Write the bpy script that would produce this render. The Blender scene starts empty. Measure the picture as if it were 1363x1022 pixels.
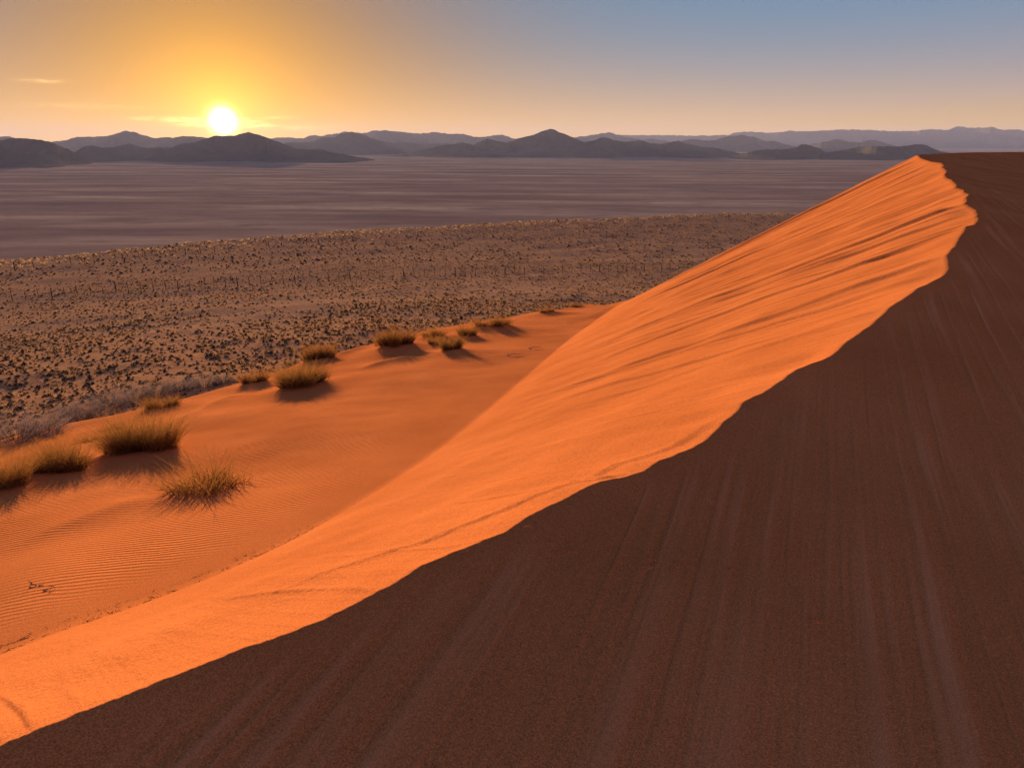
import bpy, math, random
import numpy as np

# ------------------------------------------------------------------ camera
sc = bpy.context.scene
col = sc.collection
PW, PH, FPX, HORIZ = 1363.0, 1022.0, 908.0, 192.0      # photograph size, focal length in its pixels, horizon row
TH = math.atan((PH / 2 - HORIZ) / FPX)                  # downward pitch
CT, ST = math.cos(TH), math.sin(TH)
cam_d = bpy.data.cameras.new('camera')
cam = bpy.data.objects.new('camera', cam_d)
col.objects.link(cam)
cam_d.sensor_width = 36.0
cam_d.lens = 36.0 * FPX / PW
cam_d.clip_start = 0.05
cam_d.clip_end = 120000
cam.location = (0, 0, 0)
cam.rotation_euler = (math.radians(90) - TH, 0, 0)
sc.camera = cam
sc.render.resolution_x, sc.render.resolution_y = 1024, 767

def ray(px, py):
    """direction (x, y, z) of a photograph pixel; the eye is the origin"""
    u = (np.asarray(px, float) - PW / 2) / FPX
    v = (np.asarray(py, float) - PH / 2) / FPX
    return np.stack([u, CT - v * ST, -ST - v * CT], -1)

def at_z(px, py, z):
    d = ray(px, py)
    return d * (np.asarray(z, float) / d[..., 2])[..., None]

def project(P):
    f = P[..., 1] * CT - P[..., 2] * ST
    up = P[..., 1] * ST + P[..., 2] * CT
    return PW / 2 + FPX * P[..., 0] / f, PH / 2 - FPX * up / f, f

# ------------------------------------------------------------------ world, sun, exposure
SUN_AZ = math.atan2(ray(297, 163)[0], ray(297, 163)[1])   # measured from +Y towards +X
SUN_EL = math.radians(5.0)
sv = ray(297, 162); sv = sv / np.linalg.norm(sv)          # where the disc is seen

world = bpy.data.worlds.new('World')
sc.world = world
world.use_nodes = True
nt = world.node_tree
nt.nodes.clear()
def wn(t, **kw):
    n = nt.nodes.new(t)
    for k, v in kw.items(): setattr(n, k, v)
    return n
def wlink(a, b): nt.links.new(a, b)
def wmath(op, a, b=None, c=None, clamp=False):
    n = wn('ShaderNodeMath', operation=op); n.use_clamp = clamp
    for i, x in enumerate((a, b, c)):
        if x is None: continue
        if isinstance(x, (int, float)): n.inputs[i].default_value = x
        else: wlink(x, n.inputs[i])
    return n.outputs[0]
def wvec(op, a, b):
    n = wn('ShaderNodeVectorMath', operation=op)
    for i, x in enumerate((a, b)):
        if isinstance(x, (tuple, list)): n.inputs[i].default_value = x
        elif isinstance(x, (int, float)): n.inputs['Scale'].default_value = x
        elif n.operation == 'SCALE' and i == 1: wlink(x, n.inputs['Scale'])
        else: wlink(x, n.inputs[i])
    return n.outputs['Value'] if op == 'DOT_PRODUCT' else n.outputs[0]
tc = wn('ShaderNodeTexCoord')
vdir = tc.outputs['Generated']
sep = wn('ShaderNodeSeparateXYZ'); wlink(vdir, sep.inputs[0])
sky = wn('ShaderNodeTexSky', sky_type='NISHITA', sun_disc=False)
sky.sun_elevation = SUN_EL
sky.sun_rotation = SUN_AZ
sky.altitude = 900
sky.air_density = 1.0
sky.dust_density = 1.4
sky.ozone_density = 1.2
SKY_STR = 0.08
base = wvec('MULTIPLY', wvec('SCALE', sky.outputs[0], SKY_STR), (1.3, .78, 1.1))   # dusk light, a little mauve
base = wvec('MINIMUM', base, (.024, .101, .182))        # the blue of the upper sky
cosang = wvec('DOT_PRODUCT', vdir, tuple(sv))
cpos = wmath('MAXIMUM', cosang, 0.0)
ang = wmath('ARCCOSINE', wmath('MINIMUM', cosang, 1.0))
def gauss(x, s): return wmath('EXPONENT', wmath('MULTIPLY', wmath('MULTIPLY', x, x), -1.0 / (2 * s * s)))
def expo(x, s): return wmath('EXPONENT', wmath('MULTIPLY', x, -1.0 / s))
el = wmath('ARCSINE', sep.outputs[2])
elp = wmath('MAXIMUM', el, 0.0)
base = wvec('SCALE', base, wmath('MULTIPLY', wmath('SUBTRACT', 1.0, wmath('MULTIPLY', gauss(ang, .25), .97)),
                                 wmath('SUBTRACT', 1.0, wmath('MULTIPLY', expo(elp, .07), .9))))
towards = wmath('MULTIPLY_ADD', cosang, .30, .70)                       # the band is warmest on the sun's side
# rosy band opposite the setting sun, lighting the shaded slopes
anti = wmath('POWER', wmath('MULTIPLY_ADD', cosang, -.5, .5, clamp=True), 2.0)
terms = [base]
# warm band along the horizon, the air's forward glow round the sun, the disc itself
for fac, colr in ((wmath('MULTIPLY', expo(elp, .40), anti), (.30, .068, .072)), (wmath('MULTIPLY', expo(elp, .068), towards), (.50, .250, .030)), (expo(ang, .16), (.48, .20, .0)),
                  (expo(ang, .035), (.62, .28, .02)), (gauss(ang, 0.0078), (10.0, 7.0, 3.2))):
    m = wn('ShaderNodeVectorMath', operation='SCALE'); m.inputs[0].default_value = colr
    wlink(fac, m.inputs['Scale']); terms.append(m.outputs[0])
acc = terms[0]
for t in terms[1:]: acc = wvec('ADD', acc, t)
# thin streaks of cloud low over the hills: azimuth / elevation of each, in radians
az = wmath('ARCTAN2', sep.outputs[0], sep.outputs[1])
nz = wn('ShaderNodeTexNoise'); nz.inputs['Scale'].default_value = 1.0; nz.inputs['Detail'].default_value = 5
cmb = wn('ShaderNodeCombineXYZ')
wlink(wmath('MULTIPLY', az, 60.0), cmb.inputs[0]); wlink(wmath('MULTIPLY', el, 420.0), cmb.inputs[1])
wlink(cmb.outputs[0], nz.inputs['Vector'])
cl = None
for px, py, w, h, a in ((57, 108, 20, 2.0, .28), (192, 158, 14, 2, .5), (250, 160, 26, 3.5, 1.0), (335, 167, 24, 3, .9),
                        (372, 157, 18, 1.8, .35), (325, 160, 20, 2.5, .7), (270, 166, 26, 3, .9), (400, 170, 50, 4, .25),
                        (120, 142, 60, 3, .12)):
    d = ray(px, py); d = d / np.linalg.norm(d)
    a0, e0 = math.atan2(d[0], d[1]), math.asin(d[2])
    ga = gauss(wmath('SUBTRACT', az, a0), w / FPX * .6); ge = gauss(wmath('SUBTRACT', el, e0), h / FPX * .6)
    g = wmath('MULTIPLY', wmath('MULTIPLY', ga, ge), a)
    cl = g if cl is None else wmath('ADD', cl, g)
cl = wmath('MULTIPLY', cl, wmath('MULTIPLY', wmath('SUBTRACT', nz.outputs[0], .32), 3.5, clamp=True), clamp=True)
m = wn('ShaderNodeVectorMath', operation='SCALE'); m.inputs[0].default_value = (1.0, .62, .20); wlink(cl, m.inputs['Scale'])
acc = wvec('ADD', acc, wvec('SCALE', m.outputs[0], 0.9))
bg = wn('ShaderNodeBackground'); bg.inputs['Strength'].default_value = 1.0
wlink(acc, bg.inputs['Color'])
wo = wn('ShaderNodeOutputWorld'); wlink(bg.outputs[0], wo.inputs[0])

sun_d = bpy.data.lights.new('sun', 'SUN')
sun_d.energy = 5.0
sun_d.angle = math.radians(0.6)
sun_d.color = (1.0, 0.66, 0.32)
sun = bpy.data.objects.new('sun', sun_d); col.objects.link(sun)
sun.rotation_euler = (math.radians(90) - SUN_EL, 0, math.pi - SUN_AZ)   # lamp shines along its -Z

vs = sc.view_settings
vs.view_transform = 'Standard'; vs.look = 'None'; vs.gamma = 1.0; vs.use_curve_mapping = False
vs.exposure = 1.27
sc.render.engine = 'CYCLES'
sc.cycles.use_denoising = True
sc.cycles.max_bounces = 4
sc.cycles.diffuse_bounces = 2
sc.cycles.volume_bounces = 0
sc.cycles.sample_clamp_indirect = 6

# ------------------------------------------------------------------ helpers
rng = np.random.default_rng(7)
def tag(o, label, cat=None, group=None, kind=None):
    o['label'] = label
    if cat: o['category'] = cat
    if group: o['group'] = group
    if kind: o['kind'] = kind
    return o
def mesh_np(name, V, F, smooth=False, mats=(), midx=None, attrs=None):
    """V (n,3), F (m,k) index array -> mesh"""
    me = bpy.data.meshes.new(name)
    V = np.ascontiguousarray(V, np.float32); F = np.ascontiguousarray(F, np.int32)
    k = F.shape[1]
    me.vertices.add(len(V)); me.vertices.foreach_set('co', V.ravel())
    me.loops.add(F.size); me.loops.foreach_set('vertex_index', F.ravel())
    me.polygons.add(len(F)); me.polygons.foreach_set('loop_start', np.arange(0, F.size, k, dtype=np.int32))
    if smooth: me.polygons.foreach_set('use_smooth', np.ones(len(F), bool))
    for m_ in mats: me.materials.append(m_)
    if midx is not None: me.polygons.foreach_set('material_index', np.ascontiguousarray(midx, np.int32))
    for nm, a in (attrs or {}).items():
        at = me.attributes.new(nm, 'FLOAT', 'POINT'); at.data.foreach_set('value', np.ascontiguousarray(a, np.float32).ravel())
    me.update(calc_edges=True)
    return me
def link(name, me, parent=None):
    o = bpy.data.objects.new(name, me); col.objects.link(o)
    if parent: o.parent = parent
    return o
def grid_faces(nr, nc, wrap=False):
    i = np.arange(nr - 1)[:, None]; j = np.arange(nc - (0 if wrap else 1))[None, :]
    j2 = (j + 1) % nc
    return np.stack([i * nc + j + 0 * i, (i + 1) * nc + j, (i + 1) * nc + j2, i * nc + j2], -1).reshape(-1, 4)
_perm = np.random.default_rng(11).permutation(4096)
_grad = np.random.default_rng(12).uniform(0, 2 * np.pi, 4096)
def perlin(x, y, seed=0):
    x = np.asarray(x, float); y = np.asarray(y, float)
    x, y = np.broadcast_arrays(x, y)
    xi = np.floor(x).astype(int); yi = np.floor(y).astype(int)
    xf = x - xi; yf = y - yi
    def g(ix, iy, fx, fy):
        h = _perm[(_perm[(ix + seed * 131) & 4095] + iy) & 4095]
        a = _grad[h]
        return np.cos(a) * fx + np.sin(a) * fy
    u = xf ** 3 * (xf * (xf * 6 - 15) + 10); v = yf ** 3 * (yf * (yf * 6 - 15) + 10)
    a = g(xi, yi, xf, yf) * (1 - u) + g(xi + 1, yi, xf - 1, yf) * u
    b = g(xi, yi + 1, xf, yf - 1) * (1 - u) + g(xi + 1, yi + 1, xf - 1, yf - 1) * u
    return (a * (1 - v) + b * v) * 1.5
def fbm(x, y, o=4, seed=0, gain=.5):
    s = 0; a = 1; f = 1
    for i in range(o):
        s = s + a * perlin(x * f, y * f, seed + i); a *= gain; f *= 2.03
    return s
def ridged(x, y, o=4, seed=0):
    s = 0; a = 1; f = 1
    for i in range(o):
        s = s + a * (1 - 2 * np.abs(perlin(x * f, y * f, seed + i))); a *= .5; f *= 2.1
    return s / 1.9
def sstep(a, b, x):
    t = np.clip((x - a) / (b - a), 0, 1); return t * t * (3 - 2 * t)
def gsmooth(a, k):
    """gaussian smoothing along axis 0 with reflected ends (about the end value)"""
    n = int(3 * k) + 1
    w = np.exp(-np.arange(-n, n + 1) ** 2 / (2 * k * k)); w /= w.sum()
    a2 = a.reshape(len(a), -1)
    pad = np.concatenate([2 * a2[:1] - a2[1:n + 1][::-1], a2, 2 * a2[-1:] - a2[-n - 1:-1][::-1]])
    out = np.stack([np.convolve(pad[:, i], w, 'valid') for i in range(a2.shape[1])], 1)
    return out.reshape(a.shape)

# ------------------------------------------------------------------ materials
def mat(name):
    m_ = bpy.data.materials.new(name); m_.use_nodes = True
    t = m_.node_tree; t.nodes.clear()
    out = t.nodes.new('ShaderNodeOutputMaterial'); b = t.nodes.new('ShaderNodeBsdfPrincipled')
    t.links.new(b.outputs[0], out.inputs[0])
    b.inputs['Roughness'].default_value = 1.0; b.inputs['Specular IOR Level'].default_value = 0.0
    return m_, t, b
class NB:
    """small node builder"""
    def __init__(s, t): s.t = t
    def n(s, ty, **kw):
        n = s.t.nodes.new(ty)
        for k, v in kw.items(): setattr(n, k, v)
        return n
    def put(s, sock, x):
        if isinstance(x, (int, float)): sock.default_value = x
        elif isinstance(x, (tuple, list)): sock.default_value = tuple(x) + ((1.0,) if len(x) == 3 and sock.type == 'RGBA' else ())
        else: s.t.links.new(x, sock)
    def math(s, op, a, b=0.0, c=None, clamp=False):
        n = s.n('ShaderNodeMath', operation=op); n.use_clamp = clamp
        s.put(n.inputs[0], a); s.put(n.inputs[1], b)
        if c is not None: s.put(n.inputs[2], c)
        return n.outputs[0]
    def pos(s): return s.n('ShaderNodeNewGeometry').outputs['Position']
    def mapping(s, v, scale=(1, 1, 1), rz=0.0):
        n = s.n('ShaderNodeMapping'); s.t.links.new(v, n.inputs[0]); n.inputs['Rotation'].default_value = (0, 0, rz)
        k = s.n('ShaderNodeMapping'); s.t.links.new(n.outputs[0], k.inputs[0]); k.inputs['Scale'].default_value = scale
        return k.outputs[0]
    def noise(s, v, scale, detail=3, rough=.5, dist=0.0):
        n = s.n('ShaderNodeTexNoise'); s.t.links.new(v, n.inputs['Vector'])
        n.inputs['Scale'].default_value = scale; n.inputs['Detail'].default_value = detail
        n.inputs['Roughness'].default_value = rough; n.inputs['Distortion'].default_value = dist
        return n.outputs[0]
    def ramp(s, f, stops):
        n = s.n('ShaderNodeValToRGB'); s.t.links.new(f, n.inputs[0])
        e = n.color_ramp.elements
        while len(e) < len(stops): e.new(.5)
        for q, (p, c) in zip(e, stops): q.position = p; q.color = tuple(c) + (1,)
        return n.outputs[0]
    def mix(s, f, a, b, mode='MIX'):
        n = s.n('ShaderNodeMix', data_type='RGBA', blend_type=mode)
        s.put(n.inputs[0], f); s.put(n.inputs[6], a); s.put(n.inputs[7], b)
        return n.outputs[2]
    def attr(s, nm): return s.n('ShaderNodeAttribute', attribute_name=nm).outputs['Fac']
    def bump(s, h, dist, strength=1.0, normal=None):
        n = s.n('ShaderNodeBump'); s.put(n.inputs['Height'], h); n.inputs['Distance'].default_value = dist
        s.put(n.inputs['Strength'], strength)
        if normal is not None: s.t.links.new(normal, n.inputs['Normal'])
        return n.outputs[0]

def sand_material():
    m_, t, b = mat('red_dune_sand'); N = NB(t); p = N.pos()
    grain = N.noise(p, 150, 3, .75)
    fine = N.noise(p, 60, 3, .6)
    patch = N.noise(p, .55, 4, .55)
    c = N.mix(N.math('MULTIPLY_ADD', N.math('SUBTRACT', patch, .5), 1.8, .5, clamp=True), (.47, .138, .044), (.62, .196, .067))
    g = N.math('MULTIPLY_ADD', N.math('SUBTRACT', grain, .5), 2.6, 1.0)
    g = N.math('MULTIPLY_ADD', N.math('SUBTRACT', fine, .5), .5, g)
    gn = N.n('ShaderNodeCombineColor'); [N.put(gn.inputs[i], g) for i in range(3)]
    c = N.mix(1.0, c, gn.outputs[0], 'MULTIPLY')
    # paler coarse grains drawn out into streaks on the windward side
    st = N.noise(N.mapping(p, (13.0, .26, 1), math.radians(23)), 1.0, 2, .5, .35)
    stf = N.math('MULTIPLY', N.math('MULTIPLY_ADD', N.math('SUBTRACT', st, .52), 5.0, 0.0, clamp=True), N.math('MULTIPLY', N.attr('streak'), N.math('MULTIPLY_ADD', N.noise(p, .8, 2), 2.4, -.5, clamp=True)))
    c = N.mix(N.math('MULTIPLY', stf, .48), c, (.80, .32, .15))
    t.links.new(c, b.inputs['Base Color'])
    w = N.n('ShaderNodeTexWave', wave_type='BANDS', bands_direction='Y', wave_profile='SIN')
    t.links.new(N.mapping(p, (1, 1, .3), math.radians(-12)), w.inputs['Vector'])
    w.inputs['Scale'].default_value = 3.7; w.inputs['Distortion'].default_value = 7.0
    w.inputs['Detail'].default_value = 2.5; w.inputs['Detail Scale'].default_value = .38; w.inputs['Detail Roughness'].default_value = .55
    n1 = N.bump(w.outputs['Fac'], .008, N.attr('ripple'))
    n2 = N.bump(fine, .012, .35, n1)
    n3 = N.bump(grain, .003, .5, n2)
    n4 = N.bump(N.math('MULTIPLY', st, N.attr('streak')), .05, .6, n3)
    n4 = N.bump(N.noise(p, 22, 4, .65), .02, N.math('MULTIPLY', N.attr('face'), .9), n4)
    t.links.new(n4, b.inputs['Normal'])
    return m_
def ground_material():
    m_, t, b = mat('gravel_plain'); N = NB(t); p = N.pos()
    d = N.n('ShaderNodeVectorMath', operation='LENGTH'); t.links.new(p, d.inputs[0]); dist = d.outputs['Value']
    a = N.noise(p, .12, 5, .6); s_ = N.noise(p, 9, 3, .65)
    near = N.mix(a, (.38, .20, .125), (.52, .29, .18))
    near = N.mix(N.math('MULTIPLY_ADD', N.math('SUBTRACT', s_, .5), 4.0, .4, clamp=True), near, (.22, .125, .09))
    near = N.mix(N.math('MULTIPLY_ADD', N.math('SUBTRACT', N.noise(p, 1.7, 4, .65), .5), 3.0, .3, clamp=True), near, (.27, .155, .105))
    far_b = N.noise(N.mapping(p, (.0016, .0065, 0), math.radians(6)), 1.0, 8, .68)
    far_c = N.noise(N.mapping(p, (.0003, .0022, 0), math.radians(-3)), 1.0, 4, .55)
    far = N.ramp(far_b, [(.34, (.17, .105, .10)), (.48, (.28, .18, .155)), (.58, (.42, .285, .22)), (.68, (.62, .46, .33))])
    far = N.mix(N.math('MULTIPLY', far_c, .45), far, (.34, .22, .19), 'MIX')
    far = N.mix(N.math('MULTIPLY_ADD', N.math('SUBTRACT', N.noise(N.mapping(p, (.5, 1.0, 0)), .03, 5, .75), .52), 5.0, 0.0, clamp=True), far, (.20, .125, .10))
    f = N.n('ShaderNodeMapRange'); t.links.new(dist, f.inputs[0]); f.inputs[1].default_value = 230; f.inputs[2].default_value = 420
    # red sand blown onto the gravel beside the dune
    k = N.n('ShaderNodeMapRange'); t.links.new(dist, k.inputs[0]); k.inputs[1].default_value = 18; k.inputs[2].default_value = 55
    k.inputs[3].default_value = 1; k.inputs[4].default_value = 0
    near = N.mix(N.math('MULTIPLY', k.outputs[0], .75), near, (.48, .20, .085))
    c = N.mix(f.outputs[0], near, far)
    t.links.new(c, b.inputs['Base Color'])
    nf_ = N.math('MULTIPLY_ADD', f.outputs[0], -.48, .5)
    n1 = N.bump(s_, .05, nf_); n1 = N.bump(N.noise(p, 1.3, 3, .6), .12, nf_, n1)
    t.links.new(n1, b.inputs['Normal'])
    return m_
def rock_material(name, c1, c2):
    m_, t, b = mat(name); N = NB(t); p = N.pos()
    a = N.noise(p, .004, 6, .65)
    t.links.new(N.mix(N.math('MULTIPLY_ADD', N.math('SUBTRACT', a, .5), 2.0, .5, clamp=True), c1, c2), b.inputs['Base Color'])
    t.links.new(N.bump(N.noise(p, .010, 6, .7), 45, 1.0), b.inputs['Normal'])
    return m_
def plant_material(name, c1, c2, trans=.25):
    m_, t, b = mat(name); N = NB(t)
    i = N.n('ShaderNodeObjectInfo').outputs['Random']
    a = N.noise(N.pos(), 14, 2)
    f = N.math('MULTIPLY_ADD', N.math('SUBTRACT', a, .5), 1.6, N.math('MULTIPLY_ADD', i, .5, .25), clamp=True)
    c = N.mix(f, c1, c2)
    t.links.new(c, b.inputs['Base Color'])
    tr = N.n('ShaderNodeBsdfTranslucent'); t.links.new(c, tr.inputs[0])
    mx = N.n('ShaderNodeMixShader'); mx.inputs[0].default_value = trans
    t.links.new(b.outputs[0], mx.inputs[1]); t.links.new(tr.outputs[0], mx.inputs[2])
    t.links.new(mx.outputs[0], t.nodes['Material Output'].inputs[0])
    return m_
M_SAND = sand_material()
M_GROUND = ground_material()
M_ROCK = rock_material('dark_desert_rock', (.075, .060, .060), (.15, .11, .095))
M_DRY = plant_material('dry_golden_grass', (.22, .088, .024), (.40, .185, .058), .45)
M_GREEN = plant_material('olive_green_grass', (.14, .080, .022), (.23, .140, .038), .4)
M_TWIG = plant_material('grey_dry_twigs', (.27, .19, .16), (.42, .32, .29), .2)
M_STEM = plant_material('dark_plant_base', (.05, .03, .017), (.09, .055, .03), .05)
M_TUFT = plant_material('pale_tuft_grass', (.27, .145, .085), (.44, .26, .155), .5)
M_STRAW_LIT = plant_material('backlit_straw', (.48, .30, .14), (.66, .46, .24), .6)  # paler than the tufts: backlight put into the colour
M_TSHADE = plant_material('tuft_core_shade', (.05, .033, .022), (.10, .066, .042), .05)  # dark colour stands in for the shaded side of the tufts
M_POST, _t, _b = mat('weathered_fence_post'); _b.inputs['Base Color'].default_value = (.05, .032, .024, 1)
_N = NB(_t); _t.links.new(_N.mix(_N.noise(_N.pos(), 20, 3), (.035, .022, .017), (.08, .05, .035)), _b.inputs['Base Color'])
M_WIRE, _t, _b = mat('galvanised_wire'); _b.inputs['Base Color'].default_value = (.12, .09, .075, 1); _b.inputs['Metallic'].default_value = .6

# ------------------------------------------------------------------ ground: slope of tussocks, far plain
R_TAB = np.array([0, 10, 15, 16.5, 21, 28, 34, 42, 60, 86, 95, 130, 162, 200, 270, 330])
Z_TAB = np.array([-6.9, -7.0, -7.5, -7.75, -8.4, -9.3, -10.1, -11.0, -13.3, -16.3, -16.95, -19.5, -21.0, -22.0, -23.2, -24.5])
EDGE_AZ = np.radians([-180, -60, -37, -21, -5, 8, 21, 50, 180]); EDGE_R = np.array([190, 165, 162, 176, 200, 228, 268, 300, 260])
_edge_z = lambda re: np.interp(re, R_TAB, Z_TAB)
def ground_z(x, y, rough=True):
    r = np.hypot(x, y); a = np.arctan2(x, y)
    re = np.interp(a, EDGE_AZ, EDGE_R)
    re = re + 5 * perlin(a * 14, a * 0 + .5, 40) + 2 * perlin(a * 60, a * 0 + .2, 41)
    zn = np.interp(r, R_TAB, Z_TAB)
    over = np.clip(r - re, 0, None)
    ze = np.interp(re, R_TAB, Z_TAB)
    # past the brow the slope drops away, then eases on to the plain
    zf = ze + np.interp(over, [0, 12, 120, 300, 600, 1200, 2600], [0, -1.6, -30, -54, -66, -74, -79.5])
    zf = np.maximum(zf, -102.0 + 0 * r)
    z = np.where(over > 0, zf, zn)
    if rough:
        n = np.where(r < 400, .22 * fbm(x / 9, y / 9, 3, 50) * sstep(12, 40, r) + .05 * fbm(x / 1.6, y / 1.6, 2, 60), 0)
        n = n + np.where(r > 500, 1.3 * fbm(x / 900, y / 260, 3, 70) * sstep(500, 1200, r), 0)
        z = z + n
    return z
azs = np.concatenate([np.arange(-44, 44.01, .25), np.arange(48, 316, 4)]) * math.pi / 180
rs = np.concatenate([np.geomspace(9, 330, 180), np.geomspace(340, 38000, 130)])
A_, R_ = np.meshgrid(azs, rs)
gx, gy = R_ * np.sin(A_), R_ * np.cos(A_)
gz = ground_z(gx, gy)
me = mesh_np('ground', np.stack([gx, gy, gz], -1).reshape(-1, 3), grid_faces(len(rs), len(azs), wrap=True)[:, ::-1], True, [M_GROUND])
tag(link('ground', me), 'brown gravel slope running down to the wide hazy plain', kind='structure')

# ------------------------------------------------------------------ hills and ranges beyond the plain
def hill(name, label, D, line, W, seed, jitter=.7, base=-101.0):
    px = np.array([p[0] for p in line], float); py = np.array([p[1] for p in line], float)
    X = np.arange(px[0], px[-1] + .01, 1.3 if px[-1] - px[0] > 150 else .8)
    Y = np.interp(X, px, py)
    Y = gsmooth(Y, 1.6)
    taper = np.minimum(sstep(0, 12, X - X[0]), sstep(0, 12, X[-1] - X))
    Y = Y + jitter * taper * (fbm(X / 7, X * 0 + .3, 4, seed, .6) * 1.0)
    d = ray(X, Y)
    yr = D + W * .45 * fbm(X / 70, X * 0 + .7, 2, seed + 9)
    rx = d[:, 0] / d[:, 1] * yr; rz = d[:, 2] / d[:, 1] * yr
    H = np.clip(rz - base, 2, None)
    v = np.concatenate([-np.linspace(1, 0, 32, endpoint=False) ** 1.25, np.linspace(0, 1, 8) ** 1.2])
    V, Rx = np.meshgrid(v, rx, indexing='ij')
    yy = yr[None] + V * W
    xx = Rx * (yy / yr[None])
    prof = (1 - np.abs(V)) ** 1.25
    lam = W * .30
    rg = ridged(xx / lam + .35 * fbm(xx / lam, yy / lam, 2, seed + 3), yy / (lam * 2.2), 4, seed + 5)
    fac = prof * (1 - (1 - .55 * (rg * .5 + .5)) * np.minimum(np.abs(V) * 4, 1) * .9)
    zz = base - 6 + (H[None] + 6) * fac - 4 * sstep(.9, 1, np.abs(V))
    me = mesh_np(name, np.stack([xx, yy, zz], -1).reshape(-1, 3), grid_faces(len(v), len(X))[:, ::-1], True, [M_ROCK])
    tag(link(name, me), label, kind='structure')
hill('hill', 'rounded brown hill beside the long hill under the sun', 4000, [(-150, 212), (-90, 196), (-40, 187), (0, 187.4), (17, 183.7), (37, 184.4), (65, 188), (75, 192), (90, 198.5), (100, 203.5), (110, 209), (124, 217)], 700, 1)
hill('hill', 'long brown hill with the sun touching its top', 4900, [(88, 212), (102, 201), (112, 195), (122, 193.7), (140, 197.4), (155, 195), (172, 191), (182, 194.4), (195, 197.4), (212, 196), (227, 197), (239, 192), (262, 188.7), (277, 183.7), (289, 180.5), (302, 181), (314, 180), (332, 176), (345, 180), (360, 185), (377, 191), (392, 198), (405, 198.7), (425, 198.7), (440, 202.4), (455, 205), (465, 207.5), (487, 210.6), (500, 213)], 700, 2)
hill('mountain_range', 'hazy ridge with one rounded peak behind the long brown hill', 9500, [(-90, 186), (-40, 183), (0, 182.4), (12, 181.7), (22, 184.5), (50, 189), (71, 188.7), (90, 186), (100, 183), (120, 182), (135, 182), (150, 180), (165, 174.5), (180, 176), (192, 180.5), (207, 184.4), (222, 182.4), (232, 184), (242, 181), (264, 182.4), (277, 184), (295, 187), (330, 194), (350, 200)], 1500, 3)
hill('mountain_range', 'jagged pale range rising behind the mauve ridge with a broken top', 13000, [(340, 196), (362, 184), (385, 183), (400, 185), (412, 181), (432, 180.5), (452, 177.5), (460, 175), (470, 177), (485, 177.5), (500, 173.7), (515, 174.5), (530, 175.5), (547, 177.5), (564, 178), (577, 176), (592, 178), (609, 178.7), (619, 178), (632, 182.4), (644, 182.4), (659, 180), (672, 180), (680, 183.7), (700, 188), (730, 197)], 1900, 4, .9)
hill('mountain_range', 'mauve ridge with a broken top in front of the jagged range', 8600, [(360, 202), (380, 190), (402, 190), (415, 189), (427, 184), (445, 183), (455, 178), (470, 175.5), (482, 178.7), (492, 183.7), (510, 188.7), (525, 191), (534, 188.7), (552, 191), (572, 192), (589, 191), (604, 192), (640, 198), (670, 204)], 1300, 5, .9)
hill('hill', 'low brown hills at the foot of the mauve ridge', 6500, [(525, 208), (542, 206), (554, 201), (572, 197.4), (589, 193), (602, 192.4), (614, 190), (629, 192.4), (639, 200), (650, 207)], 700, 6)
hill('mountain', 'dark pointed mountain with a long tail of lower peaks', 6700, [(612, 205), (634, 190.5), (649, 184.8), (659, 187.4), (674, 189.4), (680, 188.7), (692, 183.7), (710, 180), (722, 174), (733.6, 171.7), (742, 175), (755, 180), (767, 185), (777, 189.4), (790, 187.4), (802, 182), (817, 187), (834, 188.7), (854, 187.4), (867, 191), (879, 192), (892, 189.4), (904, 187.4), (917, 192.4), (934, 195.4), (954, 197.4), (969, 201), (984, 204.4), (1000, 209)], 950, 7)
hill('hill', 'dark hill with a small knob beside the pointed mountain tail', 5500, [(970, 209), (984, 206), (1004, 201), (1020, 199), (1045, 199), (1058, 196.5), (1069, 192), (1080, 194), (1090, 198), (1103, 204), (1122, 213)], 700, 8)
hill('hill', 'long dark hill just beyond the top of the dune', 5400, [(1082, 211), (1095, 205), (1108, 202), (1126, 199), (1141, 196), (1161, 195), (1181, 195), (1196, 195), (1211, 194), (1221, 192), (1234, 194), (1244, 199), (1259, 203), (1275, 207), (1290, 213)], 700, 9)
hill('mountain_range', 'blue twin-topped mountain behind the dark hill with the knob', 11500, [(895, 196), (909, 187.4), (919, 184.4), (934, 187), (949, 187.4), (967, 182), (989, 180), (1007, 183.7), (1020, 188.7), (1030, 187.7), (1042, 191.5), (1062, 196), (1080, 200)], 1500, 10)
hill('mountain_range', 'small blue mountain behind the long dark hill', 11000, [(1062, 200), (1080, 192), (1098, 189), (1115, 185), (1125, 188), (1146, 190), (1158, 185.7), (1171, 188), (1183, 192), (1200, 197), (1215, 201)], 1400, 11)
hill('mountain_range', 'pale distant mountain behind the dark pointed mountain', 15000, [(740, 194), (765, 182.6), (780, 181), (795, 178.7), (810, 176), (820, 179.4), (834, 182.4), (854, 186), (869, 185), (879, 186), (892, 189), (915, 196)], 1800, 12, .9)
hill('mountain_range', 'farthest long level range fading into blue haze', 20000, [(770, 192), (790, 185), (820, 180), (854, 180), (892, 180.4), (929, 181), (969, 180), (979, 176), (1007, 175.7), (1020, 177), (1035, 176.4), (1050, 174.4), (1065, 175), (1090, 174.4), (1113, 173), (1141, 172.6), (1168, 174), (1193, 175), (1221, 174), (1236, 172), (1261, 173), (1275.4, 168), (1292, 170.6), (1309, 170), (1323, 169), (1329.5, 173), (1344, 173), (1356, 172), (1363, 174), (1400, 173), (1450, 176), (1500, 184), (1540, 194)], 2300, 13, .7)

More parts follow.
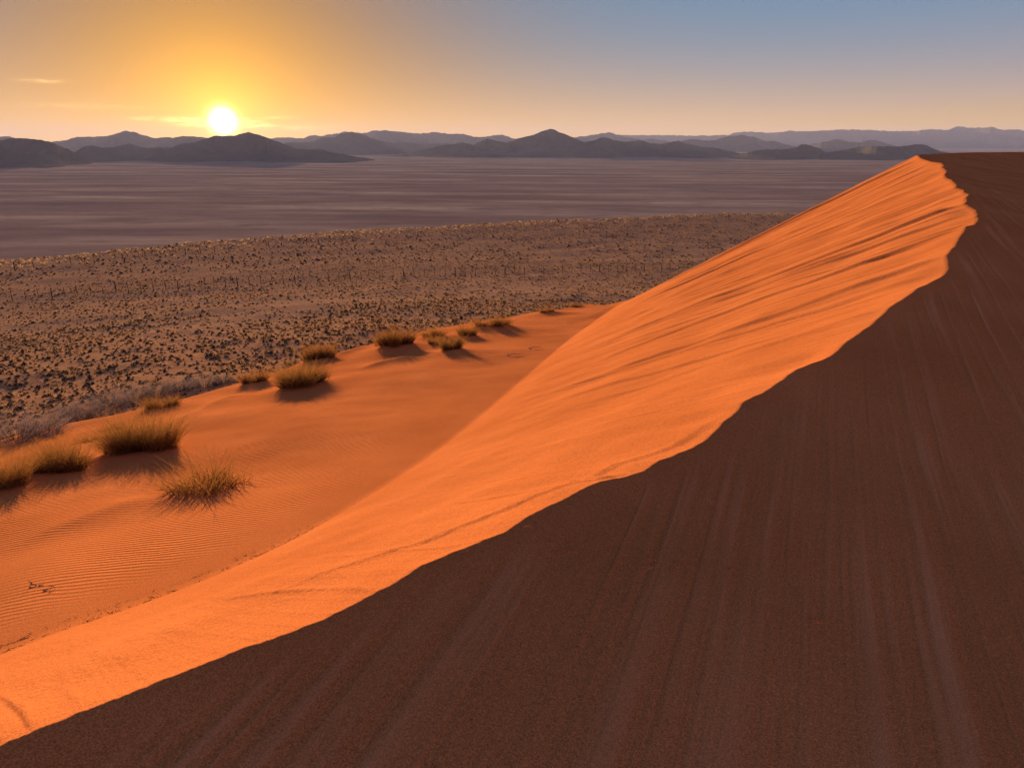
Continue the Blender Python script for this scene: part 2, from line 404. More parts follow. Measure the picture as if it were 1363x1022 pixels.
# ------------------------------------------------------------------ the dune
TR = [(0, 991), (82, 957.6), (149.5, 931.5), (202, 911), (273, 883), (329, 860.5), (381, 843.7), (430, 825), (463, 808), (500, 789), (521, 778.5),
      (543.4, 764.4), (563, 751.5), (601, 736), (648, 717.4), (672.5, 708), (689, 697.5), (704, 687), (746.5, 665.8), (777, 650.5), (801, 640),
      (834.8, 634), (856.9, 626.4), (877.8, 613), (894.3, 607.7), (921.8, 595.6), (936, 587.9), (951.5, 574.6), (967, 559), (976.8, 551.5),
      (986.3, 540.5), (987.5, 536.6), (1003, 528), (1024, 518), (1041.8, 506), (1050.6, 499), (1064, 490.6), (1086, 482), (1105.7, 474), (1119, 465), (1126.6, 455),
      (1145, 443), (1163, 431), (1177, 417), (1181.6, 410), (1193.7, 402.5), (1209, 393.7), (1220, 384), (1237.7, 377), (1257.5, 366), (1263, 358.5),
      (1260.8, 348.6), (1258.8, 341), (1272, 328), (1275, 319), (1284, 308), (1284.4, 301.6), (1296, 299.3), (1302.4, 292.5), (1300, 288), (1302.4, 284.5), (1301, 280.8),
      (1292, 276), (1285.5, 271.5), (1285.5, 268), (1288.8, 260.4), (1282, 252.6), (1272.5, 249.8), (1273, 246.5), (1268, 240), (1260, 237), (1257.2, 233), (1261, 227.3),
      (1254, 223), (1255.8, 220.3), (1253.5, 217), (1240, 215.5)]
tr = np.array(TR, float)
hp = np.array([217, 223, 240, 260, 290, 320, 360, 410, 470, 537, 640, 789, 991.])
hh = np.array([.74, .80, .92, 1.04, 1.22, 1.37, 1.52, 1.66, 1.77, 1.85, 1.85, 1.8, 1.72])
trh = np.interp(tr[:, 1], hp, hh)
trh[-1] = .73
crest_vis = at_z(tr[:, 0], tr[:, 1], -trh)
nose = at_z(np.array([1226, 1221, 1257, 1293, 1363]), np.array([211, 206.3, 204.4, 203, 202.4]), -np.array([.64, .53, .50, .49, .50]))
pre = np.array([(-16, -14, -4.6), (-9, -7, -3.1), (-5, -2.2, -2.15)])
post = np.array([(60, 62, -.9), (90, 72, -3.2)])
K = np.concatenate([pre, crest_vis, nose, post])
n_pre, n_vis = len(pre), len(tr)
# stations: index in K -> foot, outer edge of the apron, far end of the windward side
def kidx(px, py): return n_pre + int(np.argmin((tr[:, 0] - px) ** 2 + (tr[:, 1] - py) ** 2))
def P(px, py, z): return tuple(at_z(px, py, z))
ST_ = [(0, (-19, -10.5, -5.6), (-27, -4, -6.0), (-10, -22)),
       (1, (-12.5, -4, -4.7), (-21, 2, -5.6), (-4, -19)),
       (2, (-7.6, .4, -3.8), (-17, 9.4, -6.7), (2, -18)),
       (kidx(0, 991), P(0, 866, -3.4), P(0, 592, -6.7), (8, -17)),
       (kidx(273, 883), P(120, 827, -3.5), P(60, 575, -6.85), (12, -16)),
       (kidx(563, 751), P(255, 780, -3.7), P(200, 548, -7.1), (18, -15)),
       (kidx(801, 640), P(400, 715, -3.95), P(265, 526, -7.3), (26, -13)),
       (kidx(987, 537), P(510, 648, -4.3), P(335, 511, -7.45), (34, -11)),
       (kidx(1119, 465), P(575, 606, -4.65), P(420, 482, -7.75), (42, -8)),
       (kidx(1260, 348), P(650, 545, -5.2), P(520, 452, -8.15), (54, -2)),
       (kidx(1301, 285), P(715, 488, -6.1), P(620, 433, -8.6), (64, 6)),
       (kidx(1272, 249), P(755, 453, -7.1), P(700, 419, -9.1), (72, 16)),
       (kidx(1254, 217), P(812, 413, -8.9), P(792, 404.5, -9.8), (80, 28)),
       (n_pre + n_vis + 1, P(838, 398, -9.7), (6, 48, -11.3), (84, 36)),
       (n_pre + n_vis + 4, (20, 58, -12.8), (16, 62, -13.8), (90, 42)),
       (len(K) - 2, (45, 85, -16.8), (42, 92, -18.2), (98, 48)),
       (len(K) - 1, (85, 100, -19.5), (84, 108, -21.5), (112, 60))]
# dense rows: about one per 1.3 photograph pixels where the crest is seen
seg_n = []
for i in range(len(K) - 1):
    if n_pre <= i < n_pre + n_vis + 3:
        (x0, y0, _), (x1, y1, _) = project(K[i]), project(K[i + 1])
        seg_n.append(max(2, int(math.hypot(x1 - x0, y1 - y0) / 1.7), int(np.linalg.norm(K[i + 1] - K[i]) / .042) if i < n_pre + n_vis + 2 else 40))
    elif i == n_pre - 1: seg_n.append(120)
    else: seg_n.append(30)
kk = np.concatenate([np.linspace(i, i + 1, n, endpoint=False) for i, n in enumerate(seg_n)] + [np.array([len(K) - 1.])])
ki = np.arange(len(K))
C = np.stack([np.interp(kk, ki, K[:, j]) for j in range(3)], 1)
vis_m = (kk > n_pre) & (kk < n_pre + n_vis - 1)
Cs = gsmooth(C, 1.0)
_r = np.linalg.norm(C, axis=1)
_tan = np.gradient(gsmooth(C[:, :2], 12), axis=0); _tan /= np.linalg.norm(_tan, axis=1)[:, None]
_j = (.0011 * perlin(np.arange(len(C)) / 5.0, np.zeros(len(C)) + .4, 201) + .0016 * perlin(np.arange(len(C)) / 17.0, np.zeros(len(C)) + .8, 202)) * _r * vis_m
Cs[:, 0] += -_tan[:, 1] * _j; Cs[:, 1] += _tan[:, 0] * _j
sidx = np.array([s[0] for s in ST_], float)
# parameter that grows evenly with the plan length of a smoothed crest
Csm = gsmooth(C, 40)
arc = np.concatenate([[0], np.cumsum(np.hypot(*np.diff(Csm[:, :2], axis=0).T))])
arc_k = np.interp(sidx, kk, arc)
def station(col_):
    A = np.array([s[col_] for s in ST_], float)
    out = np.stack([np.interp(arc, arc_k, A[:, j]) for j in range(A.shape[1])], 1)
    return gsmooth(out, 45)
B = station(1); A = station(2); E = station(3)
C = Cs
NR = len(C)
# --- slip face columns
TF = np.linspace(0, 1, 94) ** 1.12
mid = gsmooth((C + B) / 2, 20)
sl = np.concatenate([[0], np.cumsum(np.hypot(*np.diff(mid[:, :2], axis=0).T))])      # metres along the face
Cf = gsmooth(C, 9)
Tg = TF[None, :, None]
face = C[:, None] * (1 - Tg) + B[:, None] * Tg
# notches in the brink soften downslope
soft = (Cf - C)[:, None] * (np.clip(Tg * 1.25, 0, 1) ** .7) * (1 - Tg)
face = face + soft * .3
farness = sstep(3.5, 16, np.hypot(mid[:, 0], mid[:, 1]))[:, None]
SL = sl[:, None] + .22 * perlin(sl[:, None] * .35, TF[None] * 2.5, 3) * TF[None]
lanes = (fbm(SL * .8, TF[None] * .5, 2, 21) * .018 + perlin(SL * 9, TF[None] * 1.0, 26) * .006) * (.35 + farness)
# grain-flow lanes: each has a short steep side and a long gentle one
lr = np.random.default_rng(5)
s_lo, s_hi = np.interp(n_pre - .5, kk, sl), np.interp(n_pre + n_vis + 2, kk, sl)
lane_s = np.sort(np.concatenate([lr.uniform(s_lo, s_hi, 140), lr.uniform(s_lo + .3 * (s_hi - s_lo), s_hi, 170)]))
for s_i in lane_s:
    fa_ = float(np.interp(s_i, sl, farness[:, 0]))
    h_i = (.006 + .016 * fa_) * min(lr.exponential(1.0), 2.5) + .003; D_i = lr.uniform(.06, .35) * (.5 + .8 * fa_); w_i = .010 + .016 * fa_
    t0, t1 = (lr.uniform(-.3, .45), 0); t1 = t0 + lr.uniform(.35, 1.0)
    rows_ = np.where((sl > s_i - .8) & (sl < s_i + 4 * D_i + .8))[0]
    if len(rows_) < 3: continue
    sub = SL[rows_]
    ds = sub - s_i - .10 * perlin(TF[None] * 2.2 + s_i, TF[None] * 0 + s_i, 7) - .25 * lr.normal() * TF[None] * .5
    prof_ = 1 / (1 + np.exp(-np.clip(ds / w_i, -30, 30))) * np.exp(-np.clip(ds, 0, None) / D_i)
    lanes[rows_] += h_i * prof_ * (sstep(t0 - .1, t0 + .12, TF) * (1 - sstep(t1 - .3, t1, TF)))[None]
def scar(px, py, h, D, w, slope, t0, t1):
    s_i = float(np.interp(kidx(px, py), kk, sl)); ds = SL - s_i + slope * TF[None]
    prof_ = 1 / (1 + np.exp(-np.clip(ds / w, -30, 30))) * np.exp(-np.clip(ds, 0, None) / D)
    return h * prof_ * (sstep(t0 - .01, t0 + .02, TF) * (1 - sstep(t1 * .5, t1, TF)))[None]
lanes += scar(987, 537, .022, .35, .03, 16, 0, .16)
lanes += scar(1285, 271, .085, .28, .025, 1.5, 0, .9) + scar(1284, 301, .075, .28, .03, 2.2, 0, .9) + scar(1292, 277, .05, .3, .03, 1.8, 0, .7)
lanes += scar(1258, 341, .05, .6, .03, 1.5, 0, .9) + scar(1181, 410, .02, .4, .02, 1.0, 0, .8) + scar(856, 627, .02, .2, .015, 6, 0, .4)
env = sstep(0, .05, TF)[None] * (1 - sstep(.72, 1.0, TF))[None]
face[..., 2] += lanes * env
# slumped clods, low swells
face[..., 2] += (.035 * fbm(face[..., 0] / 1.9, face[..., 1] / 1.9, 3, 33)) * env
toe = (1 - np.exp(-((TF - 1) / .16) ** 2))[None]
face[..., 2] += (1 - toe) * .10 * farness * (1 - TF[None]) * 2
# --- windward columns (crest towards the camera and beyond)
UW = np.linspace(0, 1, 60) ** 2.6
wd = np.concatenate([E, np.zeros((NR, 1))], 1)
wind = C[:, None] * (1 - UW[None, :, None]) + wd[:, None] * UW[None, :, None]
dist = np.hypot(wind[..., 0] - C[:, None, 0], wind[..., 1] - C[:, None, 1])
Cz_s = gsmooth(C[:, 2], 12)[:, None]
drop = .17 * np.minimum(dist, 1.5) + .125 * np.clip(dist - 1.5, 0, None) + .0005 * dist ** 2
wz = Cz_s * sstep(0, .6, dist) + C[:, 2][:, None] * (1 - sstep(0, .6, dist)) - drop
wz += .006 * fbm(wind[..., 0] / .9, wind[..., 1] / .9, 3, 81) * sstep(.2, 1.2, dist)
wz += .04 * fbm(wind[..., 0] / 5, wind[..., 1] / 5, 2, 85) * sstep(.8, 5, dist)
wz -= 9 * sstep(.72, 1, UW)[None]
wind[..., 2] = wz
# --- apron columns (foot of the face out to the brow, then down under the gravel)
WA = np.concatenate([np.linspace(0, 1, 100), 1 + np.linspace(0, 1, 24)[1:] ** 1.1 * .9])
apr = B[:, None] * (1 - WA[None, :, None]) + A[:, None] * WA[None, :, None]
ww = np.clip(WA, 0, 1)[None]
apr[..., 2] = B[:, None, 2] * (1 - ww) + A[:, None, 2] * ww
L_A = np.hypot(*(A - B)[:, :2].T)[:, None]
apr[..., 2] += .25 * np.sin(np.pi * ww) * np.clip(L_A / 9, 0, 1.2) * .15         # slightly domed
dW = np.clip(WA - 1, 0, None)[None] * np.maximum(L_A, 5)
apr[..., 2] -= np.where(dW > 0, .08 * dW + .30 * np.clip(dW - .3, 0, None), 0)
near_foot = sstep(0, .25, ww)
apr[..., 2] += near_foot * (.028 * fbm(apr[..., 0] / 2.6, apr[..., 1] / 2.6, 3, 91) + .12 * fbm(apr[..., 0] / 7, apr[..., 1] / 7, 2, 95))
APX, APY, _ = project(apr)
def pick(px, py):
    """point of the apron seen at a pixel, None where the gravel is seen instead"""
    d = (APX[:, :100] - px) ** 2 + (APY[:, :100] - py) ** 2
    i = int(np.argmin(d)); q = np.unravel_index(i, d.shape)
    return apr[q].copy() if d[q] < 36 else None
# mounds under the clumps: (px, py of the clump's foot, mound radius m, height m)
MOUNDS = [(2, 650, .75, .22), (86, 628, .8, .26), (192, 598, 1.0, .34), (268, 651, .6, .16), (402, 512, 1.1, .38), (340, 509, .9, .30), (422, 478, .9, .25),
          (531, 459, 1.2, .45), (602, 466, .9, .30), (622, 447, .8, .2), (655, 434, 1.6, .45), (728, 416, 1.3, .35), (576, 448, 1.0, .25), (218, 541, .8, .25)]
sdir = np.array([math.sin(SUN_AZ), math.cos(SUN_AZ)])
TOPS = {}
for px, py, R0, Hm in MOUNDS:
    d_ = (APX[:, :98] - px) ** 2 + (APY[:, :98] - py - 2.0) ** 2
    q_ = np.unravel_index(int(np.argmin(d_)), d_.shape)
    p0 = apr[q_].copy(); Hm = Hm * (.35 if px < 300 else .6)
    # foot pixel is the top of the mound: start lower in the picture by the mound's own height
    d_ = (APX[:, :98] - px) ** 2 + (APY[:, :98] - py - .75 * Hm / (np.linalg.norm(p0) / FPX)) ** 2
    q_ = np.unravel_index(int(np.argmin(d_)), d_.shape); p0 = apr[q_].copy(); TOPS[(px, py)] = q_
    dx, dy = apr[..., 0] - p0[0], apr[..., 1] - p0[1]
    lon = dx * sdir[0] + dy * sdir[1]; lat = -dx * sdir[1] + dy * sdir[0]
    lon = np.where(lon < 0, lon * .95, lon * .8)
    apr[..., 2] += Hm * np.exp(-(lon ** 2 + lat ** 2) / (2 * (R0 * .62) ** 2))
# low sand ridges trailing from the clumps (pixel ends, width, height)
for (x0, y0), (x1, y1), w_, h_ in (((215, 655), (-20, 735), .25, .05), ((330, 520), (190, 585), .30, .09), ((440, 478), (505, 458), .35, .14), ((560, 475), (470, 495), .45, .16)):
    a, b = pick(max(x0, 3), y0), pick(max(x1, 3), y1)
    if a is None or b is None: continue
    ab = (b - a)[:2]; L2 = ab @ ab
    t_ = np.clip(((apr[..., 0] - a[0]) * ab[0] + (apr[..., 1] - a[1]) * ab[1]) / L2, 0, 1)
    dd = np.hypot(apr[..., 0] - a[0] - t_ * ab[0], apr[..., 1] - a[1] - t_ * ab[1])
    apr[..., 2] += h_ * np.exp(-(dd / w_) ** 1.3) * sstep(0, .3, t_) * (1 - sstep(.6, 1.0, t_)) * near_foot
APX, APY, _ = project(apr)
cols = np.concatenate([wind[:, :0:-1], face, apr[:, 1:]], 1)
NCOL = cols.shape[1]; nw = len(UW) - 1; nf = len(TF)
rip = np.zeros((NR, NCOL)); strk = np.zeros((NR, NCOL))
rip[:, nw + nf:] = (1.0 * sstep(.02, .10, WA[1:]))[None]
rn = fbm(cols[..., 0] / 2.2, cols[..., 1] / 2.2, 3, 101)
rip *= np.clip(.75 + .9 * rn, .2, 1.2)
rip[:, :nw] = .05
fac_a = np.zeros((NR, NCOL)); fac_a[:, nw:nw + nf] = np.sin(np.clip(TF, .02, .98) * np.pi)[None] ** .5
strk[:, :nw] = (1 - sstep(0, 60, dist[:, :0:-1])) * sstep(0.02, .3, dist[:, :0:-1])
me = mesh_np('sand_dune', cols.reshape(-1, 3), grid_faces(NR, NCOL)[:, ::-1], True, [M_SAND], attrs={'ripple': rip, 'streak': strk, 'face': fac_a})
tag(link('sand_dune', me), 'orange sand dune with a sharp scalloped crest, sunlit slip face and shaded windward side', kind='structure')
DUNE = bpy.data.objects['sand_dune']
def footprint(px, py, size, turn):
    """a shallow crescent of pushed-up sand left by a foot on the windward side"""
    WX, WY, _f = project(wind[:, 1:40])
    q = np.unravel_index(int(np.argmin((WX - px) ** 2 + (WY - py) ** 2)), WX.shape)
    i0, j0 = max(q[0] - 14, 0), max(q[1] - 5, 0)
    nb = wind[i0:q[0] + 15, 1 + j0:q[1] + 7].reshape(-1, 3)
    a, *_r2 = np.linalg.lstsq(np.c_[nb[:, :2], np.ones(len(nb))], nb[:, 2], rcond=None)
    c0 = at_z(px, py, nb[:, 2].mean())
    t = np.linspace(-1.25, 1.25, 12)
    cx = c0[0] + size * (np.cos(t + turn) ) * 1.0; cy = c0[1] + size * np.sin(t + turn) * .75
    nrm = np.stack([np.cos(t + turn), np.sin(t + turn)], 1)
    wv = .011 * np.cos(t / 1.25 * 1.5)
    rows = []
    for off, hz in ((-1.6, -.006), (-.6, .005), (0, .008), (.7, .004), (1.8, -.006)):
        x, y = cx + nrm[:, 0] * wv * off, cy + nrm[:, 1] * wv * off
        rows.append(np.stack([x, y, a[0] * x + a[1] * y + a[2] + hz * np.clip(wv / .011, .3, 1)], 1))
    V = np.stack(rows, 1).reshape(-1, 3); n_ = len(V)
    link('footprint', mesh_np('footprint', V, grid_faces(12, 5), True, [M_SAND], attrs={'ripple': np.zeros(n_), 'streak': np.zeros(n_), 'face': np.zeros(n_)}), DUNE)
for px, py, sz, tn in ((866, 742, .035, 4.4), (862, 752, .03, 4.7), (905, 748, .035, 4.5), (899, 757, .03, 4.2), (702, 707, .03, 1.2), (733, 722, .03, 4.6), (752, 731, .03, 4.4), (764, 734, .025, 4.7), (947, 680, .025, 4.6), (1085, 825, .03, 4.5), (975, 765, .02, 1.5)):
    footprint(px, py, sz, tn)
def dune_or_ground(px, py):
    q = pick(px, py)
    g = None
    for _ in range(1):
        z = -8.0
        for _k in range(60):
            p_ = at_z(px, py, z); z = .5 * z + .5 * float(ground_z(p_[0], p_[1]))
        g = at_z(px, py, z)
    if q is None: return g
    return q if np.linalg.norm(q) < np.linalg.norm(g) else g

# ------------------------------------------------------------------ plants
def ribbons(base_, tip_dir, length, width, bend, nseg, r):
    """grass blades: base (n,3), unit dir (n,3), arrays length,width,bend -> V,F"""
    n = len(base_)
    t = np.linspace(0, 1, nseg + 1)
    side = np.cross(tip_dir, r.normal(size=(n, 3))); side /= np.linalg.norm(side, axis=1)[:, None] + 1e-9
    out = tip_dir.copy(); out[:, 2] = 0; out /= np.linalg.norm(out, axis=1)[:, None] + 1e-9
    ctr = base_[:, None] + tip_dir[:, None] * (length[:, None] * t[None])[..., None]
    ctr = ctr + (out * (bend * length)[:, None])[:, None] * (t ** 2)[None, :, None] - np.array([0, 0, 1.]) * ((bend * length * .5)[:, None] * (t ** 2.4)[None])[..., None]
    wd_ = width[:, None] * (1 - .85 * t[None])
    Lp = ctr - side[:, None] * wd_[..., None] / 2; Rp = ctr + side[:, None] * wd_[..., None] / 2
    V = np.stack([Lp, Rp], 2).reshape(-1, 3)
    b0 = (np.arange(n) * (nseg + 1) * 2)[:, None] + (np.arange(nseg) * 2)[None]
    F = np.stack([b0, b0 + 1, b0 + 3, b0 + 2], -1).reshape(-1, 4)
    return V, F
def cone_dirs(n, spread, r, elong=1.0):
    a = r.uniform(0, 2 * np.pi, n); k = spread * np.sqrt(r.uniform(0, 1, n))
    return np.stack([np.cos(a) * np.sin(k), np.sin(a) * np.sin(k), np.cos(k)], 1), a, k
def dome(R0, H, r, nu=14, nv=5, rough=.25):
    u = np.linspace(0, 2 * np.pi, nu, endpoint=False); v = np.linspace(0, 1, nv)
    Vv, Uu = np.meshgrid(v, u, indexing='ij')
    rad = R0 * np.cos(Vv * math.pi / 2 * .97) * (1 + rough * r.normal(size=Vv.shape) * .6)
    z = H * np.sin(Vv * math.pi / 2) * (1 + rough * r.normal(size=Vv.shape) * .5) - .06 * H
    return np.stack([rad * np.cos(Uu), rad * np.sin(Uu), z], -1).reshape(-1, 3), grid_faces(nv, nu, wrap=True)
def grass_clump(name, label, loc, wid, hgt, n, green=.3, spread=1.0, upright=.6, seed=0, group='grass clumps on the dune apron', bw=.0065, cat='grass clump', dryness=None, foot=True):
    r = np.random.default_rng(seed)
    e = bpy.data.objects.new(name, None); col.objects.link(e); e.location = loc
    tag(e, label, cat, group)
    nt_ = int(r.integers(6, 11)); ta = r.uniform(0, 6.28, nt_); tr_ = np.sqrt(r.uniform(0, 1, nt_)) * wid * .30
    TC = np.stack([tr_ * np.cos(ta), tr_ * np.sin(ta) * .75, r.uniform(.6, 1.1, nt_)], 1)
    gr = slope_at(loc)
    def blades(nm, m_, k, lmul, bnd):
        d, a, kk_ = cone_dirs(k, spread, r)
        rr = np.sqrt(r.uniform(0, 1, k)) * wid * .25
        aa = a + r.normal(0, .5, k)
        b_ = np.stack([rr * np.cos(aa), rr * np.sin(aa) * .75, -.03 - .05 * r.uniform(size=k)], 1)
        # the blades gather in several tufts, each with a lean and a height of its own
        ti = r.integers(0, len(TC), k); own = r.uniform(size=k) < .8
        b_[:, :2] = np.where(own[:, None], TC[ti, :2] + r.normal(0, wid * .055, (k, 2)), b_[:, :2])
        d = np.where(own[:, None], d * np.array([.75, .75, 1]) + np.concatenate([TC[ti, :2] * .9 / wid, np.zeros((k, 1))], 1), d)
        d /= np.linalg.norm(d, axis=1)[:, None]
        lt = np.where(own, TC[ti, 2], .75)
        b_[:, 2] += b_[:, :2] @ gr
        # a lumpy crown: several tufts grown into one
        lump = .75 + .35 * perlin(aa * 1.1 + seed, rr * 5, seed % 17)
        ln = hgt * lmul * r.uniform(.5, 1.2, k) * lump * lt * 1.25
        ln = np.minimum(ln, hgt * 1.15)
        V, F = ribbons(b_, d, ln, bw * r.uniform(.6, 1.4, k), r.uniform(0, bnd, k), 3, r)
        link(nm, mesh_np(nm, V, F, False, [m_]), e)
    ng = int(n * green)
    if ng: blades('green_blades', M_GREEN, ng, 1.0, .35)
    blades('dry_blades', M_DRY, n - ng, 1.03, .5)
    # thick old stems at the foot
    k = max(40, n // 5)
    d, a, kk_ = cone_dirs(k, spread * 1.25, r)
    rr = np.sqrt(r.uniform(0, 1, k)) * wid * .25
    b_ = np.stack([rr * np.cos(a), rr * np.sin(a) * .75, np.full(k, -.04)], 1)
    b_[:, 2] += b_[:, :2] @ gr
    V, F = ribbons(b_, d, hgt * r.uniform(.15, .5, k), bw * 1.7 * np.ones(k), r.uniform(0, .5, k), 2, r)
    link('old_stems', mesh_np('old_stems', V, F, False, [M_STEM]), e)
    return e
def shrub(name, label, loc, wid, hgt, n, seed, group='grey shrubs along the foot of the dune'):
    r = np.random.default_rng(seed)
    e = bpy.data.objects.new(name, None); col.objects.link(e); e.location = loc
    tag(e, label, 'shrub', group)
    k = max(12, n // 14)
    d, a, kk_ = cone_dirs(k, 1.35, r)
    L = hgt * r.uniform(.6, 1.0, k) * (1 + (wid / (2 * hgt) - 1) * np.sin(kk_))
    b_ = np.stack([.06 * wid * np.cos(a), .06 * wid * np.sin(a), np.full(k, -.05)], 1)
    V, F = ribbons(b_, d, L, np.full(k, .013), r.uniform(-.1, .15, k), 2, r)
    link('branches', mesh_np('branches', V, F, False, [M_STEM]), e)
    # fine twigs springing from the branches
    i = r.integers(0, k, n); f = r.uniform(.3, 1, n)
    tb = b_[i] + d[i] * (L[i] * f)[:, None]
    td = d[i] * .7 + r.normal(size=(n, 3)) * .6 + np.array([0, 0, .25]); td /= np.linalg.norm(td, axis=1)[:, None]
    V, F = ribbons(tb, td, hgt * r.uniform(.12, .36, n), .007 * r.uniform(.7, 1.4, n), r.uniform(-.2, .3, n), 2, r)
    link('twigs', mesh_np('twigs', V, F, False, [M_TWIG]), e)
    return e
def slope_at(p_):
    m_ = (np.abs(apr[..., 0] - p_[0]) < .5) & (np.abs(apr[..., 1] - p_[1]) < .5)
    q = apr[m_]
    if len(q) < 8: return np.array([-.05, -.12])
    a, *_o = np.linalg.lstsq(np.c_[q[:, :2], np.ones(len(q))], q[:, 2], rcond=None)
    return np.clip(a[:2], -.5, .5)
PXM = lambda p_: np.linalg.norm(p_) / FPX       # metres per photograph pixel at a point
def place(px, py, sink=.02):
    p_ = apr[TOPS[(px, py)]] if (px, py) in TOPS else dune_or_ground(px, py)
    return (float(p_[0]), float(p_[1]), float(p_[2]) - sink), PXM(p_)
CL = [(2, 650, 72, 54, 900, .12, .95, 'golden grass clump at the end of the row, beside the low golden one'),
      (86, 628, 82, 50, 1300, .15, .95, 'low golden grass clump between the big bushy clump and its end neighbour'),
      (192, 598, 98, 60, 1900, .38, .85, 'biggest bushy clump of green and golden grass on the dune apron'),
      (268, 651, 135, 58, 330, .35, 1.35, 'open clump of sparse stems casting a streaky shadow on rippled sand'),
      (402, 512, 96, 37, 1700, .45, 1.2, 'dense olive brown clump with a wide dark shadow on smooth sand'),
      (340, 509, 46, 22, 500, .12, 1.0, 'small golden clump beside the dense olive brown clump'),
      (422, 478, 62, 29, 900, .10, .9, 'reddish brown clump on the brow behind the dense olive clump'),
      (531, 459, 72, 32, 1000, .12, .9, 'wide golden brown clump on top of a sand mound'),
      (602, 466, 40, 28, 500, .75, .7, 'fresh green clump standing on a sand ridge'),
      (582, 458, 26, 20, 260, .05, .8, 'dry brown clump growing against the fresh green clump'),
      (622, 447, 36, 20, 420, .55, .9, 'olive clump just behind the fresh green clump'),
      (576, 448, 46, 18, 380, .1, .9, 'thin golden clump between the wide mound clump and the olive one'),
      (655, 434, 68, 18, 600, .15, 1.1, 'low straw coloured clump spread over a long sand hump'),
      (728, 416, 30, 11, 240, .1, 1.0, 'little golden clump near the foot of the slip face'),
      (768, 408, 28, 10, 200, .1, 1.0, 'last small dry clump where the slip face meets the gravel'),
      (218, 541, 62, 22, 600, .25, 1.0, 'brown clump in the hollow behind the biggest bushy clump'),
      (150, 572, 34, 14, 260, .2, 1.0, 'low brown clump between the grey shrubs and the biggest bushy clump'),
      (120, 587, 44, 14, 260, .25, 1.1, 'flat clump in the sand behind the low golden clump')]
for i, (px, py, w, h, n, g, sp, lab) in enumerate(CL):
    loc, s_ = place(px, py)
    grass_clump('grass_clump', lab, loc, w * s_ * 1.05, h * s_ * .92, int(n * 1.7), g * .55, sp * .62, seed=100 + i, bw=max(.006, .42 * s_) * (1.5 if n < 400 and h > 50 else 1))
SH = [(20, 582, 80, 34, 'grey shrub with a green side at the end of the shrub row'), (62, 572, 56, 22, 'grey mauve shrub next to the shrub at the row end'),
      (88, 556, 40, 16, 'small pale shrub behind the grey mauve shrub'), (112, 558, 52, 24, 'grey shrub in the middle of the shrub row behind the grass clumps'),
      (146, 545, 60, 24, 'broad grey shrub behind the biggest bushy grass clump'), (178, 536, 52, 20, 'grey twiggy shrub beside the broad grey shrub'),
      (208, 528, 48, 18, 'mauve shrub above the brown clump in the hollow'), (240, 519, 40, 17, 'rounded shrub where the sand brow begins to rise'),
      (272, 514, 44, 16, 'low brown shrub against the sand brow'), (300, 509, 30, 12, 'last small shrub of the row under the sand brow')]
for i, (px, py, w, h, lab) in enumerate(SH):
    loc, s_ = place(px, py, .03)
    shrub('grey_shrub', lab, loc, w * s_ * 1.1, h * s_ * 1.25, 1500, 300 + i)

# small tussocks of the gravel slope
def tuft_mesh(seed, nb, core=True, nu=9, bw=.016):
    r = np.random.default_rng(seed)
    d, a, k = cone_dirs(nb, 1.25, r)
    rr = np.sqrt(r.uniform(0, 1, nb)) * .13
    b_ = np.stack([rr * np.cos(a), rr * np.sin(a), np.full(nb, -.01)], 1)
    V, F = ribbons(b_, d, r.uniform(.16, .34, nb), bw * r.uniform(.7, 1.3, nb), r.uniform(0, .5, nb), 2 if nb > 40 else 1, r)
    mi = np.zeros(len(F), int)
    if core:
        V2, F2 = dome(.11, .11, r, nu, 4 if nu > 6 else 3, .4)  # dark dome added as the tuft's painted shade
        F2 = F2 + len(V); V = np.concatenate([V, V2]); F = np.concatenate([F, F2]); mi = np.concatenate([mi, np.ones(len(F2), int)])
    return V, F, mi
def scatter(r0, r1, dens, seed):
    r = np.random.default_rng(seed)
    a0, a1 = math.radians(-41), math.radians(30)
    n = int(dens * (a1 - a0) / 2 * (r1 * r1 - r0 * r0))
    rr = np.sqrt(r.uniform(r0 * r0, r1 * r1, n)); aa = r.uniform(a0, a1, n)
    x, y = rr * np.sin(aa), rr * np.cos(aa)
    # patchy cover
    keep = (fbm(x / 14, y / 22, 3, 140) + r.normal(0, .4, n) > -.55) & (fbm(x / 2.2, y / 2.8, 2, 150) + r.normal(0, .4, n) > -.55)
    re = np.interp(aa, EDGE_AZ, EDGE_R)
    keep &= rr < re + 4
    x, y = x[keep], y[keep]
    z = ground_z(x, y)
    # clear of the dune apron
    P_ = np.stack([x, y, z], 1)
    px, py, f = project(P_)
    vis = (px > -60) & (px < PW + 30) & (py > 200)
    return P_[vis]
# the apron's cover over the gravel, as a coarse mask in plan
Acell = {}
flat = apr[::6, ::3].reshape(-1, 3)
for x, y, z in np.concatenate([flat, face[::8, ::6].reshape(-1, 3), wind[::8, ::4].reshape(-1, 3)]):
    key = (round(x / .6), round(y / .6)); Acell[key] = max(Acell.get(key, -99), z)
def clear(P_):
    ok = np.ones(len(P_), bool)
    for i, (x, y, z) in enumerate(P_):
        if x * x + y * y < 3600 and Acell.get((round(x / .6), round(y / .6)), -99) > z + .02: ok[i] = False
    return P_[ok]
near = clear(scatter(13, 62, 10.5, 1)); midf = clear(scatter(62, 115, 3.8, 2)); farf = scatter(115, 275, .75, 3)
dn = np.linalg.norm(near, axis=1); order = np.argsort(dn)
ind, rest = near[order[:300]], near[order[300:]]
rich = []
for s_ in range(8):
    V, F, mi = tuft_mesh(500 + s_, 70, True, 12, .014); rich.append(mesh_np('grass_tuft', V, F, False, [M_TUFT, M_TSHADE], mi))
